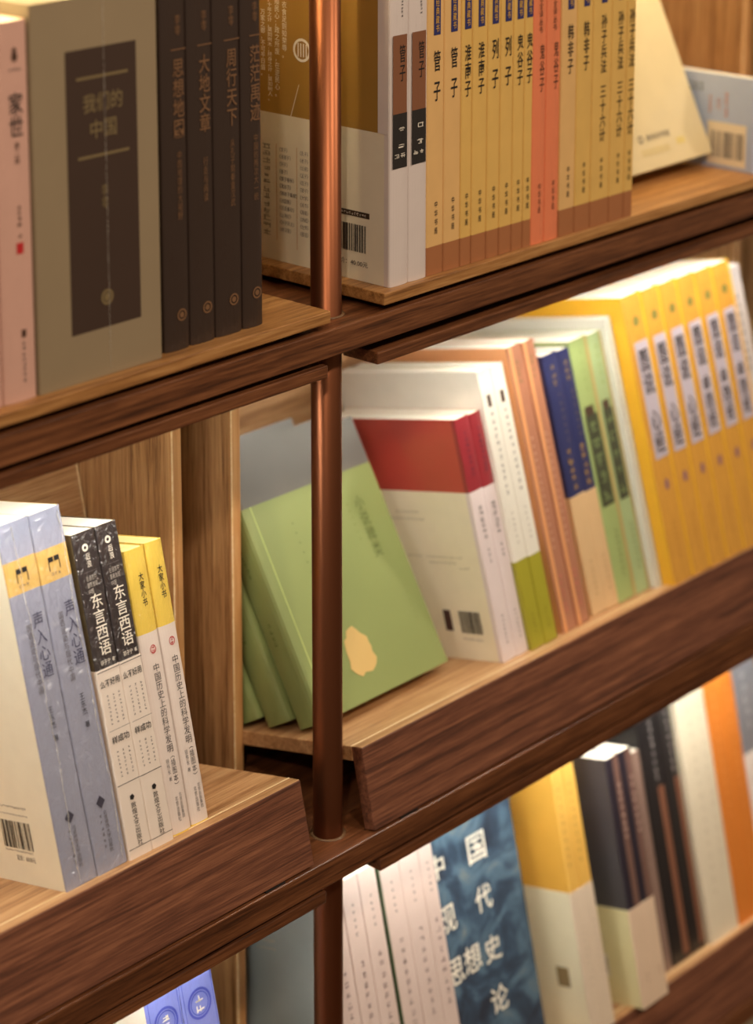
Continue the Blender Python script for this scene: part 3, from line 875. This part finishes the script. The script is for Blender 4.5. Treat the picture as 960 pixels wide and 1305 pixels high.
lgr2 = paper((158, 180, 132), 0.5, 0.4)
for i, (X, T) in enumerate(((0.4096, 0.0255), (0.4353, 0.0195))):
    b = std('hardback_book', ('pale green book with dark landscape picture on its spine beside the navy pair', 'pale green book with dark landscape picture beside the thin white book')[i],
            X, 0.0215, T, 0.2332, 0.155, [(1, (lgr, lgr2)[i], lgr)], bulge=0.0010)
    b.panel('spine_stripe', 'spine', T * 0.78, T * 0.95, 0.0, 0.2330, stripe, 0.0003)
    pic = paper((64, 70, 52), 0.6, 0.0, 0.55, 70)
    b.panel('landscape_picture', 'spine', T * 0.10, T * 0.74, 0.0850, 0.1660, pic, 0.0003)
    b.marks('spine', T * 0.42, 0.1640, 0.0870, T * 0.56, paper((120, 138, 92), 0.6), 5, e=0.0005, name='picture_detail')
    b.panel('picture_cap', 'spine', T * 0.14, T * 0.60, 0.1660, 0.1740, paper((70, 52, 40), 0.6), 0.0003)
    b.marks('spine', T * 0.46, 0.2250, 0.1850, 0.0060, paper((140, 160, 98), 0.6), 5)
    b.marks('spine', T * 0.5, 0.0640, 0.0200, 0.0050, paper((108, 118, 76), 0.6), 8)
wthin = paper((226, 228, 220), 0.5, 0.3)
b = std('paperback_book', 'thin tall white book squeezed between the pale green and golden yellow books', 0.4551, 0.0150, 0.0088, 0.2441, 0.160, [(1, paper((206, 208, 200), 0.5, 0.3), wthin)])
b.marks('spine', 0.0029, 0.2250, 0.1250, 0.0030, paper((170, 170, 160), 0.6), 14)
gy = paper((240, 186, 44), 0.45, 0.4)
gys = wrapped((216, 158, 62), 0.35, 130, rough=0.45, coat=0.9)
lil = paper((192, 184, 198), 0.5, 0.3)
pos = ((0.4648, 0.0280), (0.4936, 0.0256), (0.5203, 0.0262), (0.5473, 0.0268), (0.5752, 0.0262), (0.6024, 0.0262))
for i, (X, T) in enumerate(pos):
    heart = i < 3
    b = std('paperback_book', '%s golden yellow book with a lilac title label counting from the thin white book' % ORD[i],
            X, 0.0015, T, 0.2595, 0.165, [(1, gys, gy)], lean=3.2)
    b.panel('title_label', 'spine', T * 0.20, T * 0.88, 0.1120 if heart else 0.1130, 0.2170, lil, 0.0003)
    if heart:
        b.text('图说', 'spine', T * 0.55, 0.1890, T * 0.50, 0.0400, INK, 0.012, e=0.0006)
        b.text('心经', 'spine', T * 0.55, 0.1360, T * 0.46, 0.0380, INK, 0.012, e=0.0006)
    else:
        b.text('图说', 'spine', T * 0.55, 0.1935, T * 0.48, 0.0360, INK, 0.012, e=0.0006)
        b.text('金刚经', 'spine', T * 0.55, 0.1430, T * 0.44, 0.0480, INK, 0.012, e=0.0006)
    b.panel('corner_strip', 'spine', T * 0.90, T * 0.995, 0.0010, 0.2585, gy, 0.0003)
    b.disc('figure_motif', 'spine', T * 0.5, 0.0880, 0.0, 0.0050, paper((150, 106, 110), 0.6), sq=0.6)
    b.disc('series_emblem', 'spine', T * 0.5, 0.2350, 0.0, 0.0046, paper((128, 124, 60), 0.6))
    b.marks('spine', T * 0.5, 0.0560, 0.0200, 0.0034, paper((160, 104, 50), 0.6), 7)
gw = paper((206, 198, 196), 0.5, 0.3)
b = std('paperback_book', 'pale grey book cut by the picture edge beside the sixth golden yellow one', 0.6300, 0.0100, 0.0260, 0.2500, 0.160, [(1, gw, gw)], lean=3.0)
b.marks('spine', 0.0130, 0.2250, 0.1500, 0.0070, GREYINK, 9)

# ================================================================== lowest shelf, left bay
G_LL = 'violet books on the lowest left tray'
vio = wrapped((122, 132, 204), 0.45, 150, rough=0.5, coat=0.9)
vion = paper((70, 80, 176), 0.6)
for i, (X, T) in enumerate(((-0.1144, 0.0336), (-0.0804, 0.0336))):
    p, q = on(LOW, X, 0.0100, 0.3)
    b = Book('paperback_book', ('violet-blue wrapped book with white cover side on the lowest shelf', 'violet-blue wrapped book nearest the upright panel on the lowest shelf')[i], G_LL,
             T, 0.2480, 0.16, [(1, vio, paper((240, 238, 226), 0.5, 0.3))], loc=p, quat=q)
    for vc in (0.2130, 0.1800):
        b.disc('medallion', 'spine', T * 0.5, vc, 0.0100, 0.0118, vion)
        b.disc('medallion', 'spine', T * 0.5, vc, 0.0082, 0.0090, vion)
    b.text('金瓶', 'spine', T * 0.52, 0.2130, 0.0090, 0.0130, WHITEINK, vertical=False) if False else b.marks('spine', T * 0.5, 0.2200, 0.2060, 0.0110, WHITEINK, 2)
    b.marks('spine', T * 0.5, 0.1870, 0.1730, 0.0110, WHITEINK, 2)
    b.panel('inner_border', 'spine', T * 0.06, T * 0.075, 0.0, 0.2450, vion)
    b.panel('inner_border', 'spine', T * 0.925, T * 0.94, 0.0, 0.2450, vion)

# ================================================================== lowest shelf, right bay
G_LR = 'blurred books on the lowest right tray'
gc = paper((150, 160, 162), 0.5, 0.5)
ros = wrapped((208, 190, 184), 0.2, 70, rough=0.45, coat=0.6)
S = ((0.0700, 0.0205, gc, 'rose-white paperback with grey-blue cover half hidden by the copper pole'),
     (0.0910, 0.0202, ros, 'second rose-white paperback counting from the copper pole on the lowest shelf'),
     (0.1115, 0.0212, ros, 'rose-white paperback left of the dark green line on the lowest shelf'),
     (0.1362, 0.0232, ros, 'rose-white paperback right of the dark green line on the lowest shelf'),
     (0.1597, 0.0232, ros, 'fifth rose-white paperback counting from the copper pole on the lowest shelf'),
     (0.1832, 0.0170, ros, 'thin rose-white paperback touching the blue face-out cover'))
for i, (X, T, cm, lab) in enumerate(S):
    b = std('paperback_book', lab, X, 0.0050, T, 0.2440, 0.150, [(1, ros, cm)], lean=0.0, row=LOW, group=G_LR)
    b.marks('spine', T * 0.5, 0.2250, 0.1950, 0.0040, GREYINK, 5)
    b.marks('spine', T * 0.52, 0.1780, 0.1000, 0.0066, paper((130, 112, 112), 0.6), 9)
    b.marks('spine', T * 0.52, 0.0800, 0.0600, 0.0046, GREYINK, 3)
    if i == 0:
        b.marks('left', 0.0700, 0.2050, 0.2020, 0.0140, paper((206, 180, 140), 0.6), 1)
        b.marks('left', 0.0720, 0.1960, 0.1935, 0.0180, paper((206, 180, 140), 0.6), 1)
        b.marks('left', 0.0740, 0.1890, 0.1870, 0.0220, paper((206, 180, 140), 0.6), 1)
dg = paper((52, 70, 44), 0.5)
std('booklet', 'dark green booklet edge between the rose-white paperbacks', 0.1332, 0.0040, 0.0024, 0.2440, 0.150, [(1, dg, dg)], lean=0.0, row=LOW, group=G_LR)

# face-out blue book
bluec = None
mt, nt, bs, L = new_mat('blue_painting_print')
tc = nt.nodes.new('ShaderNodeTexCoord')
nz = nt.nodes.new('ShaderNodeTexNoise'); nz.inputs['Scale'].default_value = 22; nz.inputs['Detail'].default_value = 6; nz.inputs['Distortion'].default_value = 1.5
L(tc.outputs['Object'], nz.inputs['Vector'])
rp = nt.nodes.new('ShaderNodeValToRGB')
e = rp.color_ramp.elements
e[0].position = 0.32; e[0].color = lin((40, 46, 60)); e[1].position = 0.74; e[1].color = lin((130, 136, 130))
k_ = e.new(0.48); k_.color = lin((56, 76, 98)); k_ = e.new(0.60); k_.color = lin((84, 112, 134))
L(nz.outputs['Fac'], rp.inputs['Fac']); L(rp.outputs['Color'], bs.inputs['Base Color'])
bs.inputs['Roughness'].default_value = 0.4; bs.inputs['Coat Weight'].default_value = 0.6
bpaint = mt
qb = (LOW.q @ Matrix.Rotation(-R(90), 3, 'Z')).to_quaternion()
b = Book('hardback_book', 'blue painted face-out book with large white characters on the lowest shelf', G_LR, 0.022, 0.2500, 0.1165,
         [(1, bpaint, bpaint)], loc=LOW.at(0.2020, 0.0200 + 0.022, 0.0), quat=qb)
WI = paper((226, 222, 210), 0.6)
for ch, X, v_, sz in (('国', 0.2680, 0.2030, 0.023), ('中', 0.2165, 0.2050, 0.020), ('代', 0.2670, 0.1590, 0.021), ('现', 0.2195, 0.1590, 0.022),
                      ('史', 0.2685, 0.1143, 0.021), ('想', 0.2420, 0.1160, 0.022), ('思', 0.2195, 0.1140, 0.021), ('论', 0.2672, 0.0704, 0.022)):
    b.text(ch, 'right', X - 0.2020, v_, sz, sz * 1.05, WI, 0.012)

ylw = paper((222, 172, 72), 0.5, 0.4)
ylws = paper((222, 176, 84), 0.5, 0.4)
wb_ = paper((226, 222, 196), 0.5, 0.3)
wbs = paper((218, 202, 182), 0.5, 0.3)
for i, (X, T) in enumerate(((0.3560, 0.0152), (0.3716, 0.0160))):
    b = std('paperback_book', ('ochre book with wide cream paper band beside the blue face-out book', 'ochre book with wide cream paper band beside the dark two-volume set')[i],
            X, 0.0, T, 0.2480, 0.155, [(1, ylws, ylw)], lean=0.3, row=LOW, group=G_LR)
    b.wrap('paper_band', 0.0003, 0.0003, -0.0001, 0.1300, [(1, wbs, wb_)], 0.150)
    b.marks('spine', T * 0.35, 0.2250, 0.1500, 0.0044, paper((140, 104, 50), 0.6), 10)
    b.marks('spine', T * 0.6, 0.1000, 0.0400, 0.0030, paper((172, 158, 140), 0.6), 9, e=0.0007)
    if i == 0: b.panel('printed_patch', 'left', 0.0160, 0.0300, 0.0420, 0.0600, paper((132, 116, 84), 0.6), 0.0007)
dkc = paper((66, 64, 70), 0.5, 0.4)
dks = paper((36, 30, 44), 0.5, 0.4)
for i, (X, T) in enumerate(((0.4175, 0.0184), (0.4362, 0.0184))):
    b = std('paperback_book', ('charcoal book with cream paper band overhanging the tray, its cover showing', 'charcoal book with cream paper band beside the brownish book')[i],
            X, -0.0100, T, 0.2285, 0.155, [(1, dks, dkc)], lean=-0.2, row=LOW, group=G_LR)
    b.wrap('paper_band', 0.0004, 0.0004, -0.0001, 0.0905, [(1, paper((220, 196, 172), 0.5, 0.3), paper((222, 214, 168), 0.5, 0.3))], 0.150)
    b.panel('spine_stripe', 'spine', T * 0.46, T * 0.92, 0.0905, 0.2280, paper((108, 80, 72), 0.6), 0.0003)
    b.marks('spine', T * 0.68, 0.2050, 0.1500, 0.0056, paper((196, 168, 160), 0.6), 8, e=0.0006)
    b.marks('spine', T * 0.6, 0.0300, 0.0200, 0.0040, paper((150, 120, 100), 0.6), 2, e=0.0009)
    if i == 0:
        b.panel('barcode_label', 'left', 0.0320, 0.0480, 0.0250, 0.0460, paper((226, 220, 206), 0.6), 0.0008)
        b.barcode('left', 0.0335, 0.0465, 0.0280, 0.0430, GREYINK, 14, 0.0010, 2)
brn = paper((132, 108, 98), 0.5, 0.3)
b = std('paperback_book', 'grey-brown book behind the charcoal set on the lowest shelf', 0.4700, 0.0150, 0.0270, 0.2080, 0.150, [(1, brn, paper((70, 60, 56), 0.5))], lean=0.0, row=LOW, group=G_LR, page=(240, 236, 220))
b.marks('spine', 0.0135, 0.1900, 0.1000, 0.0060, paper((168, 140, 128), 0.6), 11)
bk = paper((26, 22, 24), 0.5, 0.4)
for i, (X, T) in enumerate(((0.4984, 0.0282), (0.5272, 0.0240))):
    b = std('hardback_book', ('black book with brown spine stripe beside the grey-brown one', 'black book with brown spine stripe beside the thick ivory one')[i],
            X, 0.0150, T, (0.2430, 0.2480)[i], 0.155, [(1, bk, bk)], lean=0.0, row=LOW, group=G_LR)
    b.panel('spine_stripe', 'spine', T * 0.60, T * 0.94, 0.0050, 0.1650, paper((120, 78, 58), 0.6), 0.0003)
    b.marks('spine', T * 0.66, 0.2300, 0.1700, 0.0062, paper((176, 170, 170), 0.6), 8)
wv = paper((222, 212, 190), 0.5, 0.3)
b = std('hardback_book', 'thick ivory book between the black and orange books on the lowest shelf', 0.5520, 0.0080, 0.0450, 0.2480, 0.160, [(1, wv, wv)], lean=0.0, row=LOW, group=G_LR, bulge=0.0015)
b.marks('spine', 0.0160, 0.2250, 0.0400, 0.0070, paper((196, 184, 164), 0.6), 16)
b.marks('spine', 0.0330, 0.2250, 0.0600, 0.0060, paper((198, 188, 168), 0.6), 14)
orr = paper((214, 126, 46), 0.5, 0.4)
for i, (X, T) in enumerate(((0.5980, 0.0228), (0.6212, 0.0228))):
    b = std('paperback_book', ('orange book touching the thick ivory one on the lowest shelf', 'orange book touching the grey-topped one on the lowest shelf')[i],
            X, 0.0080, T, 0.2560, 0.160, [(1, orr, orr)], lean=0.0, row=LOW, group=G_LR)
    b.marks('spine', T * 0.5, 0.2250, 0.1000, 0.0050, paper((236, 160, 92), 0.6), 12)
gt = paper((124, 124, 132), 0.5, 0.4)
b = std('paperback_book', 'grey book with white paper band cut by the picture edge on the lowest shelf', 0.6448, 0.0080, 0.0400, 0.2500, 0.160, [(1, gt, gt)], lean=0.0, row=LOW, group=G_LR)
b.wrap('paper_band', 0.0003, 0.0003, -0.0001, 0.1500, [(1, paper((224, 214, 208), 0.5, 0.3), wb_)], 0.150)
b.marks('spine', 0.0150, 0.2300, 0.1700, 0.0100, paper((176, 176, 182), 0.6), 5)
